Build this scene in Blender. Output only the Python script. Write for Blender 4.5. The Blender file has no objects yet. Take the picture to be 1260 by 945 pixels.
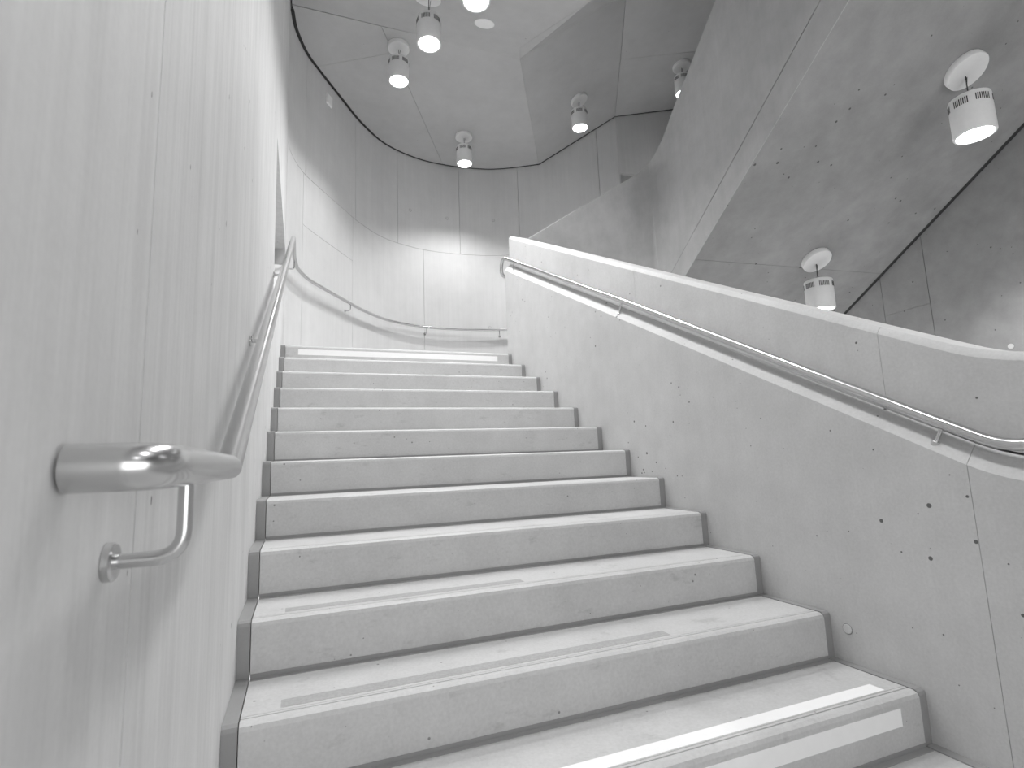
import bpy, bmesh, math, random
from mathutils import Vector, Matrix
random.seed(7)
SC = bpy.context.scene
COL = SC.collection

# ------------------------------------------------------------------ camera
FPX, YAW, PITCH, ROLL = 661.717, 0.376345, 0.140827, -0.038180
CAM = Vector((0.1274, -0.9149, 0.9229))
fw = Vector((math.sin(YAW) * math.cos(PITCH), math.cos(YAW) * math.cos(PITCH), math.sin(PITCH)))
rt = Vector((math.cos(YAW), -math.sin(YAW), 0.0))
up = rt.cross(fw)
rt2 = math.cos(ROLL) * rt + math.sin(ROLL) * up
up2 = -math.sin(ROLL) * rt + math.cos(ROLL) * up
cd = bpy.data.cameras.new('camera')
cd.sensor_fit = 'HORIZONTAL'
cd.sensor_width = 36.0
cd.lens = FPX / 1260.0 * 36.0
cd.clip_start = 0.02
cd.dof.use_dof = True
cd.dof.focus_distance = 3.5
cd.dof.aperture_fstop = 9.0
cam = bpy.data.objects.new('camera', cd)
COL.objects.link(cam)
M = Matrix((rt2, up2, -fw)).transposed().to_4x4()
M.translation = CAM
cam.matrix_world = M
SC.camera = cam

# ------------------------------------------------------------------ world, exposure
wd = bpy.data.worlds.new('world')
SC.world = wd
wd.use_nodes = True
wd.node_tree.nodes['Background'].inputs[0].default_value = (1, 1, 1, 1)
wd.node_tree.nodes['Background'].inputs[1].default_value = 3.0  # white fill entering by the added opening behind the viewer
vs = SC.view_settings
vs.view_transform = 'Standard'
vs.look = 'None'
vs.gamma = 1.0
vs.use_curve_mapping = False
vs.exposure = 0.0
LAMP_W = 195.0
FILL_OPENING_H = 2.7          # head of the unseen opening added behind the viewer to admit fill light
SPOT_DEG = 116.0
SPOT_BLEND = 0.8
SC.cycles.max_bounces = 16
SC.cycles.diffuse_bounces = 12

# ------------------------------------------------------------------ dimensions
R, T, W = 0.16, 0.310459, 1.93686
S = R / T
LX = -0.038            # face of the left wall
RX = 1.972             # face of the right wall
FZ = 1.92              # landing floor
CZ = 5.475             # flat ceiling over the landing
TOPZ = 6.75

# ------------------------------------------------------------------ materials
def new_mat(name):
    m = bpy.data.materials.new(name)
    m.use_nodes = True
    nt = m.node_tree
    b = nt.nodes['Principled BSDF']
    return m, nt, b

def math_node(nt, op, a, b=None, clamp=False):
    n = nt.nodes.new('ShaderNodeMath')
    n.operation = op
    n.use_clamp = clamp
    for i, v in enumerate((a, b)):
        if v is None:
            continue
        if isinstance(v, (int, float)):
            n.inputs[i].default_value = v
        else:
            nt.links.new(v, n.inputs[i])
    return n.outputs[0]

def noise(nt, vec, scale, detail=3.0, rough=0.55, stretch=(1, 1, 1)):
    mp = nt.nodes.new('ShaderNodeMapping')
    mp.inputs['Scale'].default_value = stretch
    nt.links.new(vec, mp.inputs['Vector'])
    n = nt.nodes.new('ShaderNodeTexNoise')
    n.inputs['Scale'].default_value = scale
    n.inputs['Detail'].default_value = detail
    n.inputs['Roughness'].default_value = rough
    nt.links.new(mp.outputs[0], n.inputs['Vector'])
    return n.outputs[0]

def concrete(name, base, blotch=0.22, mid=0.14, grain=0.10, streak=0.0, streak_stretch=(14, 14, 0.7),
             pores=0.0, pore_scale=22.0, pore_stretch=(1, 1, 1), pore_r=0.0045, cluster=0.5, rough=0.75, bump=0.08, scuff=0.0):
    m, nt, b = new_mat(name)
    geo = nt.nodes.new('ShaderNodeNewGeometry')
    pos = geo.outputs['Position']
    v = math_node(nt, 'ADD', 1.0, math_node(nt, 'MULTIPLY', math_node(nt, 'SUBTRACT', noise(nt, pos, 1.3, 4, 0.6), 0.5), blotch * 5))
    n2 = noise(nt, pos, 7.0, 5, 0.6)
    v = math_node(nt, 'ADD', v, math_node(nt, 'MULTIPLY', math_node(nt, 'SUBTRACT', n2, 0.5), mid * 5))
    n3 = noise(nt, pos, 110.0, 2, 0.6)
    v = math_node(nt, 'ADD', v, math_node(nt, 'MULTIPLY', math_node(nt, 'SUBTRACT', n3, 0.5), grain * 5))
    h = math_node(nt, 'ADD', math_node(nt, 'MULTIPLY', n2, 0.4), math_node(nt, 'MULTIPLY', n3, 0.25))
    if streak:
        s1 = noise(nt, pos, 1.0, 5, 0.65, streak_stretch)
        s2 = noise(nt, pos, 1.0, 3, 0.6, tuple(c * 4 for c in streak_stretch[:2]) + (streak_stretch[2] * 1.6,))
        v = math_node(nt, 'ADD', v, math_node(nt, 'MULTIPLY', math_node(nt, 'SUBTRACT', s1, 0.5), streak * 5))
        v = math_node(nt, 'ADD', v, math_node(nt, 'MULTIPLY', math_node(nt, 'SUBTRACT', s2, 0.5), streak * 3))
    if pores:
        mp = nt.nodes.new('ShaderNodeMapping')
        mp.inputs['Scale'].default_value = pore_stretch
        nt.links.new(pos, mp.inputs['Vector'])
        vo = nt.nodes.new('ShaderNodeTexVoronoi')
        vo.inputs['Scale'].default_value = pore_scale
        nt.links.new(mp.outputs[0], vo.inputs['Vector'])
        sep = nt.nodes.new('ShaderNodeSeparateColor')
        nt.links.new(vo.outputs['Color'], sep.inputs[0])
        # a per-cell random number independent of where the cell's seed lies
        rnd = math_node(nt, 'FRACT', math_node(nt, 'ADD', math_node(nt, 'MULTIPLY', sep.outputs[0], 173.3),
                        math_node(nt, 'ADD', math_node(nt, 'MULTIPLY', sep.outputs[1], 317.7), math_node(nt, 'MULTIPLY', sep.outputs[2], 471.1))))
        # pore radius varies from cell to cell and swells where a broad noise says the pour was poor
        cl = math_node(nt, 'MULTIPLY', math_node(nt, 'SUBTRACT', noise(nt, pos, 2.2, 3, 0.6), cluster), 5.0, True)
        cl = math_node(nt, 'ADD', 0.35, math_node(nt, 'MULTIPLY', cl, 0.65))
        rad = math_node(nt, 'MULTIPLY', math_node(nt, 'MULTIPLY', math_node(nt, 'POWER', rnd, 2.2), cl), pore_r * pore_scale)
        hole = math_node(nt, 'MULTIPLY', math_node(nt, 'SUBTRACT', rad, vo.outputs['Distance']), 1.0 / (0.0006 * pore_scale), True)
        v = math_node(nt, 'MULTIPLY', v, math_node(nt, 'SUBTRACT', 1.0, math_node(nt, 'MULTIPLY', hole, pores)))
        h = math_node(nt, 'SUBTRACT', h, math_node(nt, 'MULTIPLY', hole, 0.6))
    if scuff:
        sc_ = noise(nt, pos, 9.0, 4, 0.7, (1.0, 1.0, 2.2))
        sm = math_node(nt, 'MULTIPLY', math_node(nt, 'SUBTRACT', sc_, 0.60), 9.0, True)
        v = math_node(nt, 'MULTIPLY', v, math_node(nt, 'SUBTRACT', 1.0, math_node(nt, 'MULTIPLY', sm, scuff)))
    v = math_node(nt, 'MULTIPLY', v, base, True)
    cb = nt.nodes.new('ShaderNodeCombineColor')
    for i in range(3):
        nt.links.new(v, cb.inputs[i])
    nt.links.new(cb.outputs[0], b.inputs['Base Color'])
    b.inputs['Roughness'].default_value = rough
    bp = nt.nodes.new('ShaderNodeBump')
    bp.inputs['Strength'].default_value = bump
    bp.inputs['Distance'].default_value = 0.01
    nt.links.new(h, bp.inputs['Height'])
    nt.links.new(bp.outputs[0], b.inputs['Normal'])
    return m

def plain(name, g, rough=0.5, metal=0.0, emit=0.0, speck=0.04):
    m, nt, b = new_mat(name)
    geo = nt.nodes.new('ShaderNodeNewGeometry')
    v = math_node(nt, 'MULTIPLY', math_node(nt, 'ADD', 1.0 - speck, math_node(nt, 'MULTIPLY', noise(nt, geo.outputs['Position'], 40.0), speck * 2)), g)
    cb = nt.nodes.new('ShaderNodeCombineColor')
    for i in range(3):
        nt.links.new(v, cb.inputs[i])
    nt.links.new(cb.outputs[0], b.inputs['Base Color'])
    b.inputs['Roughness'].default_value = rough
    b.inputs['Metallic'].default_value = metal
    if emit:
        b.inputs['Emission Color'].default_value = (1, 1, 1, 1)
        b.inputs['Emission Strength'].default_value = emit
    return m

def steel_mat():
    m, nt, b = new_mat('brushed_steel')
    geo = nt.nodes.new('ShaderNodeNewGeometry')
    n = noise(nt, geo.outputs['Position'], 14.0, 2, 0.5)
    b.inputs['Base Color'].default_value = (0.60, 0.60, 0.60, 1)
    b.inputs['Metallic'].default_value = 1.0
    nt.links.new(math_node(nt, 'ADD', 0.20, math_node(nt, 'MULTIPLY', n, 0.06)), b.inputs['Roughness'])
    return m

MT = {
    'left': concrete('concrete_board_marked', 0.63, blotch=0.06, mid=0.03, grain=0.02, streak=0.08, pores=0.85, pore_scale=26.0, pore_stretch=(1, 1, 0.4), pore_r=0.005, cluster=0.40, rough=0.65, bump=0.06),
    'back': concrete('concrete_curved_wall', 0.63, blotch=0.04, mid=0.02, grain=0.012, streak=0.03, pores=0.3, rough=0.7),
    'right': concrete('concrete_stair_wall', 0.53, blotch=0.06, mid=0.05, grain=0.045, streak=0.015, pores=0.8, pore_scale=24.0, pore_r=0.0085, cluster=0.40, rough=0.72),
    'ceil': concrete('concrete_ceiling', 0.48, blotch=0.06, mid=0.035, grain=0.015, pores=0.5, pore_scale=12.0, pore_r=0.009, cluster=0.48, rough=0.7),
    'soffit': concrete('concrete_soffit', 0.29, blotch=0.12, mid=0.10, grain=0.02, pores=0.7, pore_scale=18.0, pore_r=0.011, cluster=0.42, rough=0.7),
    'parapet': concrete('concrete_parapet', 0.45, blotch=0.09, mid=0.07, grain=0.02, streak=0.03, pores=0.4, pore_scale=14.0, pore_r=0.006, cluster=0.55, rough=0.7),
    'step': concrete('concrete_step', 0.50, blotch=0.06, mid=0.05, grain=0.055, pores=0.6, pore_scale=28.0, pore_r=0.006, cluster=0.42, rough=0.6, bump=0.05, scuff=0.16),
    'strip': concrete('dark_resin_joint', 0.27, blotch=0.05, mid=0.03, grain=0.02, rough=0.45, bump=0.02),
    'gap': plain('joint_shadow_backing', 0.10, 0.9),
    'white_tape': plain('white_contrast_strip', 0.86, 0.55, speck=0.03),
    'ghost': concrete('worn_strip_residue', 0.36, blotch=0.05, mid=0.05, grain=0.1, rough=0.8),
    'steel': steel_mat(),
    'lamp': plain('white_lamp_enamel', 0.80, 0.4),
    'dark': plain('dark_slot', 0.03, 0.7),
    'lens': plain('lit_lens', 0.9, 0.3, emit=14.0),
    'plug': concrete('tie_hole_mortar', 0.58, blotch=0.05, mid=0.05, grain=0.05),
    'plug_ring': plain('tie_hole_shade_ring', 0.25, 0.8),  # dark colour paints the ring of shade around the plug
    'plate': plain('white_plastic_plate', 0.88, 0.5),
}

# ------------------------------------------------------------------ object helpers
WO = {}

def link(o, parent):
    COL.objects.link(o)
    if parent is not None:
        o.parent = parent
    return o

def empty(name, loc, **props):
    o = bpy.data.objects.new(name, None)
    o.empty_display_size = 0.1
    COL.objects.link(o)
    o.location = loc
    WO[o.name] = Vector(loc)
    for k, v in props.items():
        o[k] = v
    return o

def finish(o, parent, world):
    """parent an object whose vertices are in world (or, if not, parent) space"""
    if parent is not None:
        o.parent = parent
        if world:
            o.location = -WO[parent.name]
    WO[o.name] = Vector((0, 0, 0))
    return o

def mesh_data(name, verts, faces, mat, smooth=False, angle=35):
    me = bpy.data.meshes.new(name)
    me.from_pydata([tuple(v) for v in verts], [], faces)
    bm = bmesh.new()
    bm.from_mesh(me)
    bmesh.ops.recalc_face_normals(bm, faces=bm.faces)
    bm.to_mesh(me)
    bm.free()
    me.materials.append(mat)
    if smooth:
        for p in me.polygons:
            p.use_smooth = True
        me.set_sharp_from_angle(angle=math.radians(angle))
    me.update()
    return me

def mesh(name, verts, faces, mat, parent=None, smooth=False, world=True, angle=35):
    o = bpy.data.objects.new(name, mesh_data(name, verts, faces, mat, smooth, angle))
    COL.objects.link(o)
    return finish(o, parent, world)

def loft(rings, closed=True, caps=True):
    """skin a list of equally long rings"""
    n = len(rings[0])
    verts = [v for r in rings for v in r]
    faces = []
    for i in range(len(rings) - 1):
        for j in range(n if closed else n - 1):
            k = (j + 1) % n
            faces.append((i * n + j, i * n + k, (i + 1) * n + k, (i + 1) * n + j))
    if caps:
        faces.append(tuple(range(n)))
        faces.append(tuple((len(rings) - 1) * n + j for j in range(n)))
    return verts, faces

def box_vf(a, b):
    (x0, y0, z0), (x1, y1, z1) = a, b
    v = [(x0, y0, z0), (x1, y0, z0), (x1, y1, z0), (x0, y1, z0), (x0, y0, z1), (x1, y0, z1), (x1, y1, z1), (x0, y1, z1)]
    f = [(0, 1, 2, 3), (4, 5, 6, 7), (0, 1, 5, 4), (1, 2, 6, 5), (2, 3, 7, 6), (3, 0, 4, 7)]
    return v, f

def join_vf(parts):
    V, F = [], []
    for v, f in parts:
        k = len(V)
        V += list(v)
        F += [tuple(i + k for i in q) for q in f]
    return V, F

def box(name, a, b, mat, parent=None, world=True):
    return mesh(name, *box_vf(a, b), mat, parent, world=world)

def slab(name, poly, z0, z1, mat, parent=None):
    return mesh(name, *loft([[(x, y, z0) for x, y in poly], [(x, y, z1) for x, y in poly]]), mat, parent)

def tube_vf(path, rad, n=20, caps=True):
    P = [Vector(p) for p in path]
    dirs = [(P[i + 1] - P[i]).normalized() for i in range(len(P) - 1)]
    d0 = dirs[0]
    ref = Vector((0, 0, 1)) if abs(d0.z) < 0.9 else Vector((1, 0, 0))
    u = d0.cross(ref).normalized()
    rings = []
    for i, p in enumerate(P):
        din = dirs[max(0, i - 1)]
        dout = dirs[min(len(dirs) - 1, i)]
        # carry u perpendicular to the incoming direction
        u = (u - din * u.dot(din)).normalized()
        v = din.cross(u)
        nb = (din + dout).normalized()
        r = rad[i] if isinstance(rad, (list, tuple)) else rad
        ring = []
        for k in range(n):
            a = 2 * math.pi * k / n
            q = r * (math.cos(a) * u + math.sin(a) * v)
            # slide along the incoming axis onto the bisector plane
            t = -q.dot(nb) / din.dot(nb)
            ring.append(p + q + din * t)
        rings.append(ring)
        if i < len(dirs):
            q = Matrix.Identity(3) if (dout - din).length < 1e-6 else din.rotation_difference(dout).to_matrix()
            u = q @ u
    return loft(rings, True, caps)

def tube(name, path, rad, mat, parent=None, n=20, world=True):
    return mesh(name, *tube_vf(path, rad, n), mat, parent, smooth=True, world=world)

def lathe_vf(prof, n=40, caps=True):
    return loft([[(r * math.cos(2 * math.pi * k / n), r * math.sin(2 * math.pi * k / n), z) for k in range(n)] for r, z in prof], True, caps)

def place_vf(vf, loc, axis):
    """turn a +Z shape so that +Z points along axis, then move it"""
    q = Vector((0, 0, 1)).rotation_difference(Vector(axis).normalized()).to_matrix()
    return [q @ Vector(v) + Vector(loc) for v in vf[0]], vf[1]

def arc3(p0, pc, p1, n=8):
    """rounded corner from p0 to p1 around control pc"""
    p0, pc, p1 = Vector(p0), Vector(pc), Vector(p1)
    return [(1 - t) ** 2 * p0 + 2 * t * (1 - t) * pc + t * t * p1 for t in [i / n for i in range(n + 1)]]

def catmull(pts, n=8):
    P = [Vector(p) for p in pts]
    P = [2 * P[0] - P[1]] + P + [2 * P[-1] - P[-2]]
    out = []
    for i in range(1, len(P) - 2):
        for k in range(n):
            t = k / n
            a, b, c, d = P[i - 1:i + 3]
            out.append(0.5 * ((2 * b) + (c - a) * t + (2 * a - 5 * b + 4 * c - d) * t * t + (3 * b - a - 3 * c + d) * t ** 3))
    out.append(P[-2])
    return out

def offset2(line, d):
    out = []
    for i in range(len(line)):
        a = line[max(0, i - 1)]
        b = line[min(len(line) - 1, i + 1)]
        t = (b - a).normalized()
        out.append(line[i] + d * Vector((-t.y, t.x)))
    return out

def inset_poly(poly, d):
    """shrink a polygon evenly by d"""
    P = [Vector(p) for p in poly]
    area = sum(P[i].x * P[(i + 1) % len(P)].y - P[(i + 1) % len(P)].x * P[i].y for i in range(len(P)))
    s = 1 if area > 0 else -1
    out = []
    for i in range(len(P)):
        a, b, c = P[i - 1], P[i], P[(i + 1) % len(P)]
        t1, t2 = (b - a).normalized(), (c - b).normalized()
        n1, n2 = Vector((-t1.y, t1.x)) * s, Vector((-t2.y, t2.x)) * s
        nn = (n1 + n2)
        if nn.length < 1e-6:
            nn = n1
        nn.normalize()
        out.append(b + nn * d / max(0.35, nn.dot(n1)))
    return out

def plug(parent, loc, axis, r=0.017):
    """mortar plug of a formwork tie hole with its ring of shade painted as a dark rim"""
    ring = mesh('tie_hole_plug', *place_vf(lathe_vf([(r * 1.15, -0.003), (r * 1.15, 0.0008), (r * 0.9, 0.001)], 24), loc, axis), MT['plug_ring'], parent)
    mesh('plug_face', *place_vf(lathe_vf([(r, -0.003), (r, 0.0022), (r * 0.9, 0.0028)], 24), loc, axis), MT['plug'], ring)

# ================================================================== SETTING
GAP = 0.0022
STR = dict(kind='structure')

# ---- floors
fl = slab('floor', [(LX - 0.3, -4.6), (5.6, -4.6), (5.6, T + 0.02), (LX - 0.3, T + 0.02)], -0.25, 0.0, MT['step'])
fl['kind'] = 'structure'
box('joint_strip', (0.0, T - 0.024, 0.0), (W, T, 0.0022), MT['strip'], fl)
box('joint_strip', (W + 0.002, -1.5, 0.0), (RX, T, 0.004), MT['strip'], fl)
vf = slab('floor_void', [(2.2, T + 0.02), (5.6, T + 0.02), (5.6, 3.7), (2.2, 3.7)], -0.25, 0.0, MT['step'])
vf['kind'] = 'structure'

# ---- landing behind the curved wall line
WALLPTS = [(-0.038, 4.315), (-0.002, 4.56), (0.109, 4.883), (0.285, 5.178), (0.528, 5.554), (0.813, 5.975), (1.192, 6.365),
           (1.707, 6.594), (2.217, 6.640), (2.715, 6.579), (2.99, 6.488), (3.26, 6.345), (3.53, 6.18)]
curve = catmull([Vector(p) for p in WALLPTS], 8)
curve += [Vector((3.53, 6.18)).lerp(Vector((4.48, 5.43)), t) for t in (0.25, 0.5, 0.75, 1.0)]
corner_i = len(curve) - 1
curve += [Vector((4.48, 5.43)).lerp(Vector((5.37, 5.19)), t) for t in (0.5, 1.0)]
land = [Vector((LX, 12 * T + 0.25))] + [v for v in offset2(curve, 0.02)] + [Vector((5.4, 3.8)), Vector((3.3, 3.8)), Vector((2.3, 3.98)), Vector((RX + 0.02, 12 * T + 0.25))]
lf = slab('floor_landing', land, FZ - 0.30, FZ, MT['step'])
lf['kind'] = 'structure'

def nearest(line, p):
    p = Vector(p)
    return min(range(len(line)), key=lambda i: (line[i] - p).length)

def wall_strip(name, line, z0, z1, thick, mat, parent):
    """a wall panel following a plan line, its face on the line, going back by thick"""
    back = offset2(line, thick)
    rings = []
    for a, b in zip(line, back):
        rings.append([(a.x, a.y, z0), (a.x, a.y, z1), (b.x, b.y, z1), (b.x, b.y, z0)])
    return mesh(name, *loft(rings), mat, parent, smooth=True)

def trim(line, g):
    """pull both ends of a plan line in by g"""
    L = [v.copy() for v in line]
    L[0] = L[0] + (L[1] - L[0]).normalized() * g
    L[-1] = L[-1] + (L[-2] - L[-1]).normalized() * g
    return L

wb = empty('wall_back', (2.2, 6.64, FZ), kind='structure')
wall_strip('wall_backing', [v for v in offset2(curve, 0.10)], FZ - 0.3, TOPZ, 0.05, MT['gap'], wb)

def panels(cuts, rows):
    idx = [0] + [nearest(curve, c) for c in cuts]
    for a, b in zip(idx[:-1], idx[1:]):
        for z0, z1 in rows:
            wall_strip('wall_panel', trim(curve[a:b + 1], GAP), z0 + GAP, z1 - GAP, 0.09, MT['back'], wb)

JZ = 4.06
up_cuts = [(0.127, 4.913), (0.716, 5.846), (1.409, 6.471), (2.322, 6.625), (3.24, 6.36), (4.24, 5.62)]
panels(up_cuts, [(JZ, TOPZ)])
lo_idx = [0] + [nearest(curve, c) for c in [(0.115, 4.893), (0.711, 5.837), (1.8, 6.605), (3.24, 6.36), (4.24, 5.62)]]
for n_, (a, b) in enumerate(zip(lo_idx[:-1], lo_idx[1:])):
    for z0, z1 in ([(FZ - 0.3, 3.48), (3.48, JZ)] if n_ == 1 else [(FZ - 0.3, JZ)]):
        wall_strip('wall_panel', trim(curve[a:b + 1], GAP), z0 + GAP, z1 - GAP, 0.09, MT['back'], wb)
# last panels before the inner corner, then the short wall with a shallow doorway
i743 = nearest(curve, (4.24, 5.62))
wall_strip('wall_panel', trim(curve[i743:corner_i + 1], GAP), FZ - 0.3, TOPZ, 0.09, MT['back'], wb)
sw = [Vector((4.48, 5.43)), Vector((4.50, 5.4246)), Vector((4.86, 5.3275)), Vector((5.37, 5.19))]
wall_strip('wall_panel', sw, 5.09, TOPZ, 0.09, MT['back'], wb)
wall_strip('wall_panel', sw[:2], FZ - 0.3, 5.09, 0.09, MT['back'], wb)
wall_strip('wall_panel', sw[2:], FZ - 0.3, 5.09, 0.09, MT['back'], wb)
wall_strip('doorway_recess', offset2(sw[1:3], 0.05), FZ - 0.3, 5.09, 0.04, MT['parapet'], wb)
for p, z in [((2.135, 6.631), 4.618), ((2.861, 6.53), 4.631), ((1.573, 6.541), 4.627), ((2.75, 6.567), 2.92)]:
    i = nearest(curve, p)
    t = (curve[i + 1] - curve[i - 1]).normalized()
    plug(wb, (curve[i].x, curve[i].y, z), (t.y, -t.x, 0), 0.02)

# ---- left wall, cast in tall panels, with a slot-like opening near the landing
wl = empty('wall_left', (LX, 0, 0), kind='structure')
TH = 0.5
box('wall_panel', (LX - TH, -4.6, -0.25), (LX, -0.213 - GAP, TOPZ), MT['left'], wl)
box('wall_panel', (LX - TH, -0.213 + GAP, -0.25), (LX, 2.46, TOPZ), MT['left'], wl)
box('wall_panel', (LX - TH, 2.46, 2.955), (LX, 4.30, TOPZ), MT['left'], wl)
sill = [(y, y * S + 0.60) for y in (2.46, 4.30)]
v = []
for x in (LX - TH, LX):
    v += [(x, 2.46, 0.5), (x, 4.30, 0.5), (x, 4.30, min(2.80, sill[1][1])), (x, 2.46, sill[0][1])]
mesh('wall_panel', v, [(0, 1, 2, 3), (4, 5, 6, 7), (0, 1, 5, 4), (1, 2, 6, 5), (2, 3, 7, 6), (3, 0, 4, 7)], MT['left'], wl)
box('opening_back', (LX - TH - 0.03, 2.40, 0.5), (LX - TH, 4.62, 3.2), MT['left'], wl)
box('opening_jamb', (LX - TH, 4.302, 1.5), (LX - 0.09, 4.36, 3.1), MT['left'], wl)
box('joint_backing', (LX - 0.06, -0.22, -0.2), (LX - 0.012, -0.206, TOPZ), MT['gap'], wl)

# ---- right stair wall: lower wall with chamfered ledge, set-back parapet above
def ease(y, b=0.12):
    if y >= b:
        return S * y
    if y <= -b:
        return 0.0
    return S * (y + b) ** 2 / (4 * b)

def ys_between(a, b):
    base = [-1.6, -0.6, -0.2] + [-0.12 + 0.02 * i for i in range(13)] + [0.2, 0.6, 1.2, 2.0, 3.0, 3.6]
    return [a] + [y for y in base if a + 0.004 < y < b - 0.004] + [b]

YEND = 3.855
wr = empty('wall_right', (RX, 0, 0), kind='structure')

def lower_panel(a, b):
    rings = []
    ysl = ys_between(a, b)
    if b == YEND:
        ysl = ysl[:-1] + [YEND - 0.035 * (1 - math.sin(k * math.pi / 12)) for k in range(7)]
    for y in ysl:
        e = ease(y)
        k = max(0.0, (y - (YEND - 0.035)) / 0.035)
        dx = 0.035 * (1 - math.sqrt(max(0.0, 1 - k * k)))
        rings.append([(RX + dx, y, -0.25), (RX + dx, y, e + 0.805 - dx), (RX + dx * 0.6 + 0.004, y, e + 0.811 - dx), (2.03, y, e + 0.868 - dx * 0.5), (2.20, y, e + 0.868), (2.20, y, -0.25)])
    return mesh('wall_panel', *loft(rings), MT['right'], wr, smooth=True, angle=25)

def upper_panel(a, b):
    rings = []
    for y in ys_between(a, b):
        e = ease(y, 0.16)
        rings.append([(2.03, y, e + 0.870), (2.03, y, e + 1.138), (2.032, y, e + 1.142), (2.049, y, e + 1.162), (2.054, y, e + 1.165), (2.20, y, e + 1.165), (2.20, y, e + 0.870)])
    return mesh('parapet_panel', *loft(rings), MT['right'], wr, smooth=True, angle=25)

lower_panel(-2.6, 0.102 - 0.0007)
lower_panel(0.102 + 0.0007, YEND)
for a, b in ((-2.6, 0.35), (0.35, 1.78), (1.78, 3.84)):
    upper_panel(a + 0.0006, b - 0.0006)
plug(wr, (RX, 0.558, 0.276), (-1, 0, 0), 0.0165)

# ---- upper flight on the right: sloping soffit, slab edge, parapet
D = Vector((-0.0813, -0.8616, 0.5011)).normalized()       # up the flight, towards the viewer
H = Vector((-D.y, D.x, 0)).normalized()                    # level, across the flight
NS = H.cross(D).normalized()                               # down out of the soffit
P0 = Vector((3.1, 2.58, 2.39))
DH = Vector((D.x, D.y, 0)).normalized()
RISE = D.z / math.hypot(D.x, D.y)
SW = 1.957                                                 # soffit width

def on_edge(s, dz=0.0, dx=0.0):
    """point s metres (level) up the flight from P0, on the left slab edge"""
    return P0 + DH * s + Vector((0, 0, RISE * s + dz)) + H * dx

uf = empty('ceiling_flight_soffit', (3.8, 1.0, 3.0), kind='structure')
S0, S1_ = -1.5, 3.3
def soffit_panel(s0, s1):
    v = []
    for s in (s0, s1):
        for dx, dz in ((0.0, 0.0), (SW, 0.0), (SW, 0.22), (0.0, 0.22)):
            v.append(on_edge(s, dz, dx))
    f = [(0, 1, 2, 3), (4, 5, 6, 7), (0, 1, 5, 4), (1, 2, 6, 5), (2, 3, 7, 6), (3, 0, 4, 7)]
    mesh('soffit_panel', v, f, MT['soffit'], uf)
soffit_panel(S0, 0.155)
soffit_panel(0.158, S1_)
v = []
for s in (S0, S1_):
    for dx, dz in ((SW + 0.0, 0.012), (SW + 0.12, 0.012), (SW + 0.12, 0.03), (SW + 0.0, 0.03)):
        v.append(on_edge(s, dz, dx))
mesh('gap_shade_strip', v, [(0, 1, 2, 3), (4, 5, 6, 7), (0, 1, 5, 4), (1, 2, 6, 5), (2, 3, 7, 6), (3, 0, 4, 7)], MT['dark'], uf)  # near-black strip paints the gap's shade along the far wall
# slab edge strip, a touch proud of the soffit side
v = []
for s, top in ((S0, 0.165), (S1_, 0.30)):
    for dx, dz in ((0.0, -0.002), (0.0, top), (-0.003, top), (-0.003, -0.002)):
        v.append(on_edge(s, dz, dx))
mesh('slab_edge', v, [(0, 1, 2, 3), (4, 5, 6, 7), (0, 1, 5, 4), (1, 2, 6, 5), (2, 3, 7, 6), (3, 0, 4, 7)], MT['parapet'], uf)

wp = empty('wall_parapet', (2.94, 2.79, 2.0), kind='structure')
# rim of the parapet in plan and height, from the landing end to the upper end
rim = [(2.16, 3.751, 3.076), (2.227, 3.70, 3.114), (2.394, 3.573, 3.207), (2.526, 3.473, 3.281), (2.783, 3.277, 3.416), (2.973, 3.133, 3.522),
       (3.066, 3.055, 3.574), (3.118, 2.97, 3.62), (3.126, 2.867, 3.679), (3.114, 2.733, 3.741), (3.096, 2.542, 3.896), (3.063, 2.187, 4.148), (3.035, 1.896, 4.361)]
dl = (Vector(rim[-1]) - Vector(rim[-2])).normalized()
rim.append(tuple(Vector(rim[-1]) + dl * 2.4))
rl = [Vector(p[:2]) for p in rim]
ro = offset2(rl, 0.16)          # away from the well
rings = []
for (x, y, z), o in zip(rim, ro):
    s = (Vector((x, y, 0)) - Vector((P0.x, P0.y, 0))).dot(DH)
    lean = 0.36 * min(1.0, max(0.0, (y - 2.90) / 0.3)) ** 1.5
    if y < 2.95:
        zb = P0.z + RISE * s + 0.165 + (0.30 - 0.165) * (s - S0) / (S1_ - S0) + 0.011
    else:
        zb = 1.5
    nx, ny = (o.x - x) / 0.16, (o.y - y) / 0.16
    sh = lean * (z - zb)
    rings.append([(x + nx * sh, y + ny * sh, zb), (x, y, z - 0.006), (x + nx * 0.006, y + ny * 0.006, z), (o.x, o.y, z), (o.x + nx * sh, o.y + ny * sh, zb)])
k = 7
mesh('parapet_panel', *loft(rings[:k + 1]), MT['parapet'], wp, smooth=True, angle=50)
mesh('parapet_panel', *loft(rings[k:]), MT['parapet'], wp, smooth=True, angle=50)
mesh('parapet_foot', *box_vf((3.13, 2.9, 1.5), (3.25, 3.9, 2.2)), MT['parapet'], wp)

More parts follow.
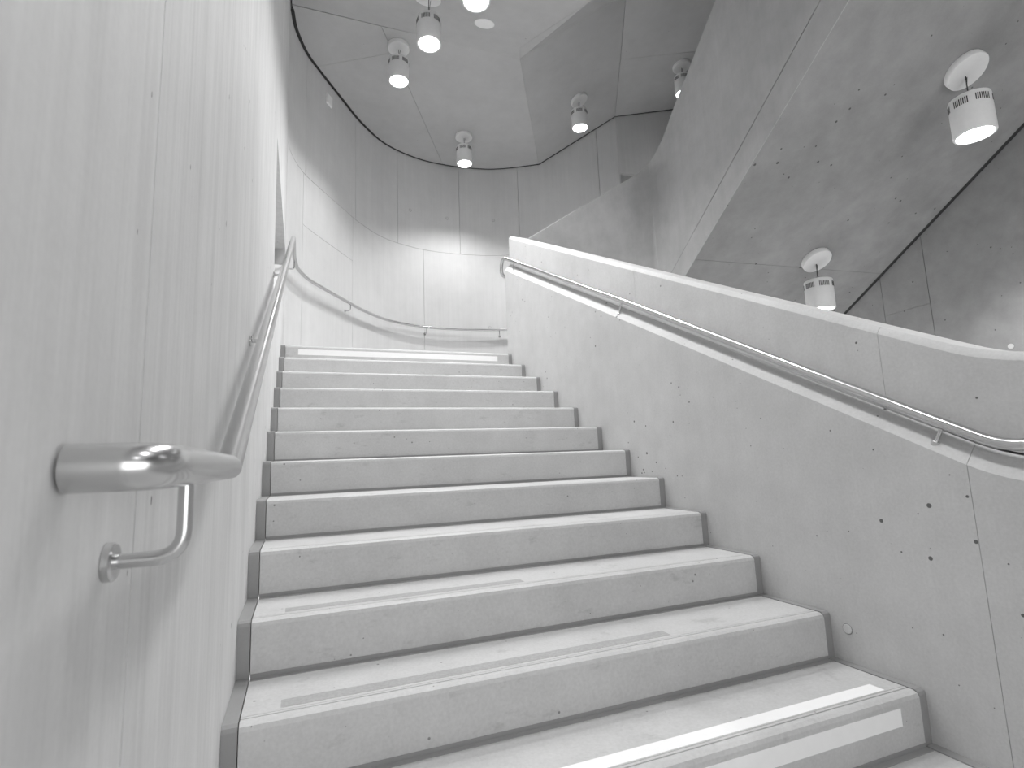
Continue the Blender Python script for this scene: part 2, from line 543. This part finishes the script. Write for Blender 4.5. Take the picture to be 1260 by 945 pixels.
# ---- wall on the far side of the upper flight
wf = empty('wall_far_right', (4.75, 2.0, 0), kind='structure')
def far_pt(y, back=0.0):
    return Vector((5.13 + 0.0943 * (y - 2.70) + back, y))
fcuts = [-4.6, -1.2, 0.5, 1.885, 2.294, 3.5, 4.62]
for a, b in zip(fcuts[:-1], fcuts[1:]):
    for z0, z1 in ((-0.25, 2.1), (2.1, TOPZ)) if a == 1.885 else ((-0.25, TOPZ),):
        p, q = far_pt(a + GAP), far_pt(b - GAP)
        vv, ff = loft([[(p.x, p.y, z0 + GAP), (p.x + 0.15, p.y, z0 + GAP), (p.x + 0.15, p.y, z1), (p.x, p.y, z1)],
                       [(q.x, q.y, z0 + GAP), (q.x + 0.15, q.y, z0 + GAP), (q.x + 0.15, q.y, z1), (q.x, q.y, z1)]])
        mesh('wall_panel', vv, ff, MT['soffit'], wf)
bk = far_pt(0)
mesh('wall_panel', *loft([[(far_pt(4.62).x, 4.62, FZ - 0.3), (5.42, 4.62, FZ - 0.3), (5.42, 4.62, TOPZ), (far_pt(4.62).x, 4.62, TOPZ)],
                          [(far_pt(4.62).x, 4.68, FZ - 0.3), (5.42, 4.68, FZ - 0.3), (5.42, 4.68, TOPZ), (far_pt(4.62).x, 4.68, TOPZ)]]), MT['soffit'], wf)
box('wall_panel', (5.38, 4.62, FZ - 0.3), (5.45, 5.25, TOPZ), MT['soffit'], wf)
plug(wf, (far_pt(1.369).x, 1.369, 1.617), (-1, 0.094, 0), 0.02)

# ---- wall behind the viewer
wn = empty('wall_front', (2.0, -4.6, 0), kind='structure')
box('wall_panel', (LX - 0.3, -4.75, FILL_OPENING_H), (5.6, -4.6, TOPZ), MT['left'], wn)

# ---- ceiling: flat cast panels over the landing and the lower flight, sloping panels on the right
ce = empty('ceiling', (2.0, 4.0, CZ), kind='structure')
inner = offset2(curve, -0.034)
iL = nearest(inner, (0.02, 4.3))
j1a = Vector((0.0, 4.245))
j1m = Vector((0.84, 4.228))
F1 = Vector((2.397, 4.187))
F2i = nearest(inner, (3.51, 6.155))
N = Vector((1.02, 4.56))
iJ2 = nearest(inner, (0.235, 5.04))
iJ3 = nearest(inner, (2.12, 6.61))
def ceil_panel(poly):
    q = inset_poly(poly, GAP * 0.9)
    slab('ceiling_panel', q, CZ, CZ + 0.12, MT['ceil'], ce)
ceil_panel([Vector((LX + 0.012, 4.245)), j1m, N] + [inner[i] for i in range(iJ2, -1, -1)])
ceil_panel([N] + [inner[i] for i in range(iJ3, iJ2 - 1, -1)])
ceil_panel([j1m, F1] + [inner[i] for i in range(F2i, iJ3 - 1, -1)] + [N])
TS = 0.364                       # slope of the ceiling part that falls towards the viewer
YF, ZF = -0.5, None
def near_z(y):
    return CZ + TS * (max(y, YF) - 4.22)
B1, B2, BX = Vector((2.28, 3.91)), Vector((2.465, 2.72)), Vector((2.62, 1.70))
def near_slab(poly):
    lo = [Vector((p.x, p.y, near_z(p.y))) for p in poly]
    return mesh('ceiling_panel', *loft([lo, [v_ + Vector((0, 0, 0.15)) for v_ in lo]]), MT['ceil'], ce)
near_slab(inset_poly([Vector((LX + 0.012, YF)), Vector((2.62, YF)), BX, B2, B1, F1, j1m, Vector((LX + 0.012, 4.245))], GAP * 0.9))
near_slab([Vector((LX + 0.012, -4.6)), Vector((2.62, -4.6)), Vector((2.62, YF)), Vector((LX + 0.012, YF))])
# near-black strip that paints the shade in the gap between ceiling and curved wall
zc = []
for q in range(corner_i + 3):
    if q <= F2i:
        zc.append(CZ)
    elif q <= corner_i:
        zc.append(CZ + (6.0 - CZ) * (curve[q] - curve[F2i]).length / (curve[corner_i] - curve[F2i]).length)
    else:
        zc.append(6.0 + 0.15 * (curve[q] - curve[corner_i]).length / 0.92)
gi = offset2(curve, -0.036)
mesh('gap_shade_strip', *loft([[(curve[q].x, curve[q].y, zc[q] + 0.004), (gi[q].x, gi[q].y, zc[q] + 0.004), (gi[q].x, gi[q].y, zc[q] + 0.02), (curve[q].x, curve[q].y, zc[q] + 0.02)] for q in range(len(zc))]), MT['dark'], ce)
# sloping part
def V3(p, z):
    return Vector((p[0], p[1], z))
f1, f2 = V3(F1, CZ), V3(inner[F2i], CZ)
w2 = Vector((4.465, 5.408, 6.0))
s1 = Vector((3.312, 3.571, 5.957))
vtop = Vector((3.461, 3.58, 6.011))
w3 = Vector((5.348, 5.163, 6.15))
n2 = (w2 - vtop).cross(w3 - vtop).normalized()
def on2(x, y):
    return Vector((x, y, vtop.z - (n2.x * (x - vtop.x) + n2.y * (y - vtop.y)) / n2.z))
def sloped(name, pts, lift=0.12):
    top = [p + Vector((0, 0, lift)) for p in pts]
    return mesh(name, *loft([pts, top]), MT['ceil'], ce)
sx = s1 + (s1 - f1).normalized() * 1.3
sloped('ceiling_panel', [f1, f2, w2 + Vector((-0.003, 0, 0)), vtop + Vector((-0.004, 0, 0)), s1])
jl, jr = w2.lerp(vtop, 0.56), on2(5.33, 4.0)
sloped('ceiling_panel', [w2, w3, jr, jl])
sloped('ceiling_panel', [jl + Vector((0, -0.004, 0)), jr + Vector((0, -0.004, 0)), on2(5.3, 2.3), on2(4.0, 2.6), vtop])
b1, b2, bx = V3(B1, near_z(B1.y)), V3(B2, near_z(B2.y)), V3(BX, near_z(BX.y))
sloped('ceiling_chamfer', [f1, s1, b2, b1], 0.1)
sloped('ceiling_chamfer', [s1, vtop, on2(4.0, 2.6), bx, b2], 0.1)
cap = box('ceiling_upper', (LX - 0.4, -4.7, TOPZ), (5.6, 6.9, TOPZ + 0.1), MT['gap'])
cap['kind'] = 'structure'

# ================================================================== STAIRCASE
st = empty('staircase', (W / 2, T, 0), label='wide straight flight of pale concrete steps climbing to the curved landing', category='staircase')
c = 0.017
prof = [(0.0, -R), (0.0, -c), (0.004, -0.006), (c, -0.0005), (0.022, 0.0), (0.032, 0.0), (0.033, -0.003), (0.036, -0.003), (0.037, 0.0),
        (0.046, 0.0), (0.0465, -0.0015), (0.048, -0.0015), (0.0485, 0.0), (T + 0.02, 0.0), (T + 0.02, -R)]
def step_mesh(prof, x0, x1, mat):
    return mesh_data('step', *loft([[(x0, y, z) for y, z in prof], [(x1, y, z) for y, z in prof]]), mat)
step_me = step_mesh(prof, 0.0, W, MT['step'])
sprof = [(0.002, -R - 0.004), (0.002, -0.014), (0.005, -0.004), (0.014, 0.002), (T + 0.004, 0.002), (T + 0.004, -R - 0.004)]
sl_me = step_mesh(sprof, LX + 0.0005, -0.0025, MT['strip'])
sr_me = step_mesh(sprof, W + 0.0025, RX - 0.0005, MT['strip'])
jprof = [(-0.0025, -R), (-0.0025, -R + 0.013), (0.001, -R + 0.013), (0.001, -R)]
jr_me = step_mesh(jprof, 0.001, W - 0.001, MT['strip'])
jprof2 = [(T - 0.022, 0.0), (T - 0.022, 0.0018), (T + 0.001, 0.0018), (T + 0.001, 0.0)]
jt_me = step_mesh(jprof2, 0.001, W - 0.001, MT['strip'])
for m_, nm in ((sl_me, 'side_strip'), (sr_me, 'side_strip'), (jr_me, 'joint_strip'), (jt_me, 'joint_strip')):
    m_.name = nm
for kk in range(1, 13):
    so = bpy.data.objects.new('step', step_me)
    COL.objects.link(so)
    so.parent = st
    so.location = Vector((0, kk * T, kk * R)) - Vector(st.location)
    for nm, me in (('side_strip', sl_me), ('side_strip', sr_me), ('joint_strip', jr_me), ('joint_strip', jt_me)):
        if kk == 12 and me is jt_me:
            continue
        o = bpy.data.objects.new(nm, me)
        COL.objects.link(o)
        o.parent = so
    WO[so.name] = Vector((0, 0, 0))
    if kk in (1, 12):
        a = box('contrast_strip', (0.095, -0.0008, -0.082 if kk == 1 else -0.078), (1.845 if kk == 1 else 1.825, 0.0005, -0.031), MT['white_tape'], so, world=False)
        a['label'] = 'white strip on the riser face'
        a = box('contrast_strip', (0.08, 0.053, -0.0005), (1.858, 0.102, 0.0008), MT['white_tape'], so, world=False)
        a['label'] = 'white strip along the tread edge'
    if kk in (2, 3):
        a = box('worn_strip_mark', (0.09, 0.062, -0.0005), (1.30 if kk == 2 else 0.9, 0.112, 0.0006), MT['ghost'], so, world=False)
        a['label'] = 'rough grey residue of a removed strip'
# landing slab between the last nosing and the landing floor
box('landing_edge', (0.0, 13 * T - 0.06, FZ - R), (W, 13 * T + 0.2, FZ), MT['step'], lf)

# ================================================================== HANDRAILS
RR = 0.0185
def rosette_vf(loc, axis, r=0.0175):
    return place_vf(lathe_vf([(r, 0.0), (r, 0.006), (r * 0.9, 0.008), (r * 0.45, 0.0088), (0.003, 0.0088)], 32), loc, axis)

def wall_bracket(parent, p, n, dist, drop=0.085, rb=0.0068):
    """cranked rod from under the rail at p to a rosette on the wall; n points to the wall"""
    p, n = Vector(p), Vector(n).normalized()
    lo = p + Vector((0, 0, -drop))
    path = [p + Vector((0, 0, -RR * 0.6))] + arc3(lo + Vector((0, 0, 0.026)), lo, lo + n * 0.026, 8) + [lo + n * dist]
    b = tube('bracket', path, rb, MT['steel'], parent, 16)
    mesh('rosette', *rosette_vf(lo + n * (dist - 0.0005), -n), MT['steel'], b, smooth=True)

hx = 0.024
HXF = 0.042                     # the rail stands off a little more at the top
def hxy(y):
    return hx + (HXF - hx) * max(0.0, y - 0.03) / 4.2
YM = 0.03                      # where the level end turns up the slope
hl = empty('handrail', (hx, 0, 0), label='long steel handrail on the left wall running on around the curved back wall', category='handrail')
z0 = 0.929
yt = (2.865 - z0) / S + YM
rail_in = offset2(curve, -0.075)
i0 = nearest(rail_in, (0.07, 4.52))
i1 = nearest(rail_in, (3.9, 5.8))
path = [Vector((LX + 0.003, -0.417, z0))] + arc3((0.0, -0.417, z0), (hx, -0.417, z0), (hx, -0.380, z0), 10) + [Vector((hx, YM, z0))]
path += [Vector((hxy(0.9), 0.9, z0 + (0.9 - YM) * S)), Vector((hxy(yt), yt - 0.03, 2.865 - 0.03 * S)), Vector((hxy(yt), yt + 0.03, 2.865)), Vector((HXF, 4.25, 2.865))]
path += [Vector((v.x, v.y, 2.865)) for v in rail_in[i0:i1]]
tube('rail', path, RR, MT['steel'], hl, 28)
wall_bracket(hl, (hx, -0.302, z0), (-1, 0, 0), hx - LX)
for y in (1.03, 2.38):
    wall_bracket(hl, (hxy(y), y, z0 + (y - YM) * S), (-1, 0, 0), hxy(y) - LX, 0.095)
wall_bracket(hl, (HXF, 4.33, 2.865), (-1, 0, 0), HXF - LX - 0.004)
for q in ((0.602, 5.67), (1.741, 6.601), (2.9, 6.5)):
    i = nearest(curve, q)
    t = (curve[i + 1] - curve[i - 1]).normalized()
    n = Vector((-t.y, t.x, 0))
    wall_bracket(hl, (curve[i].x - n.x * 0.075, curve[i].y - n.y * 0.075, 2.865), n, 0.075)

rx = 1.993
hr = empty('handrail', (rx, 0, 0), label='slim steel handrail on short posts along the ledge of the right stair wall', category='handrail')
def rz(y):
    return 0.912 + ease(y - 0.02, 0.05) + 0.024 * min(1.0, max(0.0, (y - 0.2) / 1.6))
path = [Vector((rx, y, rz(y))) for y in [-2.4, -0.8] + [-0.03 + 0.01 * i for i in range(11)] + [0.2, 0.6, 1.0, 1.4, 1.8, 2.0, 3.82]]
pz = rz(3.82)
path += arc3((rx, 3.89, pz + 0.03), (rx - 0.002, 3.955, pz + 0.035), (rx, 3.98, pz - 0.04), 6)
path += arc3((rx + 0.005, 3.99, pz - 0.08), (rx + 0.02, 4.0, pz - 0.13), (rx + 0.10, 4.0, pz - 0.13), 6)
tube('rail', path, RR * 0.95, MT['steel'], hr, 24)
for y in (-1.4, 0.19, 1.915, 3.68):
    base = Vector((rx + 0.003, y, ease(y) + 0.832))
    ax = Vector((0, -S, 1)).normalized() if y > 0 else Vector((0, 0, 1))
    L_ = (rz(y) - base.z) * (ax.z if y > 0 else 1.0) + 0.002
    b = tube('post', [base - ax * 0.012, base + ax * L_], 0.0062, MT['steel'], hr, 14)
    mesh('rosette', *place_vf(lathe_vf([(0.013, -0.014), (0.013, 0.001), (0.011, 0.003), (0.005, 0.004)], 24), base, ax), MT['steel'], b, smooth=True)

# ================================================================== LAMPS
LR, LT, LB = 0.110, -0.175, -0.43
def lamp_meshes():
    d = {}
    d['canopy'] = lambda ax: mesh_data('canopy', *place_vf(lathe_vf([(0.125, 0.0), (0.128, -0.004), (0.128, -0.036), (0.124, -0.042), (0.02, -0.044)], 48), (0, 0, 0), -Vector(ax)) if False else
                                       place_vf(lathe_vf([(0.116, -0.001), (0.118, 0.003), (0.118, 0.040), (0.115, 0.044), (0.02, 0.045)], 48), (0, 0, 0), ax), MT['lamp'], True, 40)
    return d
head_me = mesh_data('housing', *lathe_vf([(0.02, LT + 0.012), (LR - 0.012, LT), (LR - 0.002, LT - 0.006), (LR, LT - 0.014), (LR, LB + 0.006), (LR - 0.003, LB),
                                          (LR - 0.014, LB), (LR - 0.016, LB + 0.018), (0.02, LB + 0.02)], 56), MT['lamp'], True, 40)
lens_me = mesh_data('lens', *lathe_vf([(LR - 0.0165, LB + 0.010), (LR - 0.03, LB + 0.003), (0.06, LB - 0.002), (0.01, LB - 0.004)], 48), MT['lens'], True, 60)
parts = []
for g0 in range(6):
    for i in range(8):
        a = math.radians(g0 * 60 + i * 5.4 + 8)
        ca, sa = math.cos(a), math.sin(a)
        v, f = box_vf((LR - 0.002, -0.0026, LT - 0.075), (LR + 0.0009, 0.0026, LT - 0.032))
        parts.append(([(x * ca - y * sa, x * sa + y * ca, z) for x, y, z in v], f))
slot_me = mesh_data('vent_slots', *join_vf(parts), MT['dark'])
cable_me = mesh_data('suspension_cable', *join_vf([tube_vf([(0.004, 0, -0.035), (0.0, 0.0, LT + 0.005)], 0.0034, 10), tube_vf([(0.02, 0, -0.04), (0.012, 0.004, -0.09), (0.001, 0, LT + 0.03)], 0.0022, 8)]), MT['dark'], True)
hook_me = mesh_data('cable_clamp', *lathe_vf([(0.004, LT + 0.03), (0.011, LT + 0.028), (0.013, LT + 0.014), (0.013, LT + 0.006), (0.004, LT + 0.004)], 20), MT['steel'], True)
canopies = {}
def canopy_mesh(ax):
    key = tuple(round(c_, 3) for c_ in ax)
    if key not in canopies:
        canopies[key] = lamp_meshes()['canopy'](ax)
    return canopies[key]

def lamp(loc, ax, label, group, power=1.0, drop=0.0):
    t = empty('pendant_lamp', loc, label=label, category='lamp', group=group)
    for nm, me in (('canopy', canopy_mesh(ax)), ('suspension_cable', cable_me), ('cable_clamp', hook_me)):
        o = bpy.data.objects.new(nm, me)
        COL.objects.link(o)
        o.parent = t
        if nm != 'canopy' and drop:
            o.scale.z = (LT - drop) / LT
    hsg = bpy.data.objects.new('housing', head_me)
    COL.objects.link(hsg)
    hsg.parent = t
    hsg.location.z = -drop
    hsg.rotation_euler.z = math.radians(35)
    for nm, me in (('vent_slots', slot_me), ('lens', lens_me)):
        o = bpy.data.objects.new(nm, me)
        COL.objects.link(o)
        o.parent = hsg
        if nm == 'vent_slots':
            o['kind'] = 'stuff'
    ld = bpy.data.lights.new('lamp_light', 'SPOT')
    ld.energy = LAMP_W * power
    ld.spot_size = math.radians(SPOT_DEG)
    ld.spot_blend = SPOT_BLEND
    ld.shadow_soft_size = 0.07
    lo = bpy.data.objects.new('lamp_light', ld)
    COL.objects.link(lo)
    lo.parent = t
    lo.location = (0, 0, LB - 0.02 - drop)
    return t

DN = (0, 0, -1)
np_ = (f2 - f1).cross(w2 - f1).normalized()
if np_.z > 0:
    np_ = -np_
nq = n2 if n2.z < 0 else -n2
GR = 'round white pendant lamps of the stairwell'
NSL = Vector((0, TS, -1)).normalized()
lamp((1.15, 3.39, near_z(3.39)), NSL, 'white drum lamp high on the ceiling, second from the left wall, large bright lens', GR, 1.0, 0.07)
lamp((1.057, 4.44, CZ), DN, 'white drum lamp under the flat ceiling, nearest to the left wall', GR)
lamp((2.195, 5.80, CZ), DN, 'white drum lamp hanging close above the curved back wall line, lowest on the flat ceiling', GR)
lamp((1.34, 2.60, near_z(2.60)), NSL, 'drum lamp cut off by the top edge of the picture, only its glowing bottom showing', GR)
lamp((3.574, 4.947, 5.76), np_, 'white drum lamp on the sloping ceiling panel, right of the curved wall', GR)
lamp((4.854, 4.353, 6.148), nq, 'white drum lamp half hidden behind the rim of the upper flight parapet', GR)
lamp(Vector((4.049, 0.919, 3.296)), NS, 'large white drum lamp on the sloping soffit at the upper right', GR, 1.0, 0.03)
lamp(Vector((4.2, 2.227, 2.533)), NS, 'white drum lamp on the sloping soffit, just above the right balustrade top', GR, 1.0, 0.02)
GO = 'unseen drum lamps added for light'
LO = 'unseen white drum lamp added overhead, lighting the lower steps'
lamp(on_edge(3.0, 0.0, 1.0), NS, LO, GO)  # this and the next lamps are unseen, added to brighten the lower flight
for p in ((1.1, 1.45), (1.1, 0.3), (1.1, -1.2), (1.1, -2.9)):
    lamp((p[0], p[1], near_z(p[1])), NSL if p[1] > YF else DN, LO, GO, 0.6 if p[1] > 1 else 0.2)

# ================================================================== SMALL FITTINGS
sb = empty('wall_sensor', (0.36, 5.32, 5.27), label='small white rectangular box on the curved wall below the ceiling, left', category='sensor')
i = nearest(curve, (0.377, 5.32))
t = (curve[i + 1] - curve[i - 1]).normalized()
n = Vector((t.y, -t.x))
def wallbox(name, w, h, d0, d1, zc, mat, parent):
    cc = curve[i]
    v = []
    for d in (d0, d1):
        for a, b in ((-w, -h), (w, -h), (w, h), (-w, h)):
            v.append((cc.x + t.x * a + n.x * d, cc.y + t.y * a + n.y * d, zc + b))
    return mesh(name, v, [(0, 1, 2, 3), (4, 5, 6, 7), (0, 1, 5, 4), (1, 2, 6, 5), (2, 3, 7, 6), (3, 0, 4, 7)], mat, parent)
wallbox('base_plate', 0.060, 0.064, -0.001, 0.012, 5.262, MT['plate'], sb)
wallbox('cover', 0.054, 0.058, 0.012, 0.022, 5.262, MT['plate'], sb)
sp = empty('ceiling_plate', (1.77, 3.615, near_z(3.615)), label='flat round white plate set flush in the flat ceiling', category='ceiling plate')
mesh('rim', *place_vf(lathe_vf([(0.10, 0.0), (0.10, 0.006), (0.092, 0.009), (0.088, 0.004)], 40), (0, 0, 0), NSL), MT['plate'], sp, smooth=True, world=False)
mesh('disc', *place_vf(lathe_vf([(0.09, 0.0), (0.088, 0.006), (0.02, 0.007)], 40), (0, 0, 0), NSL), MT['plate'], sp, smooth=True, world=False)
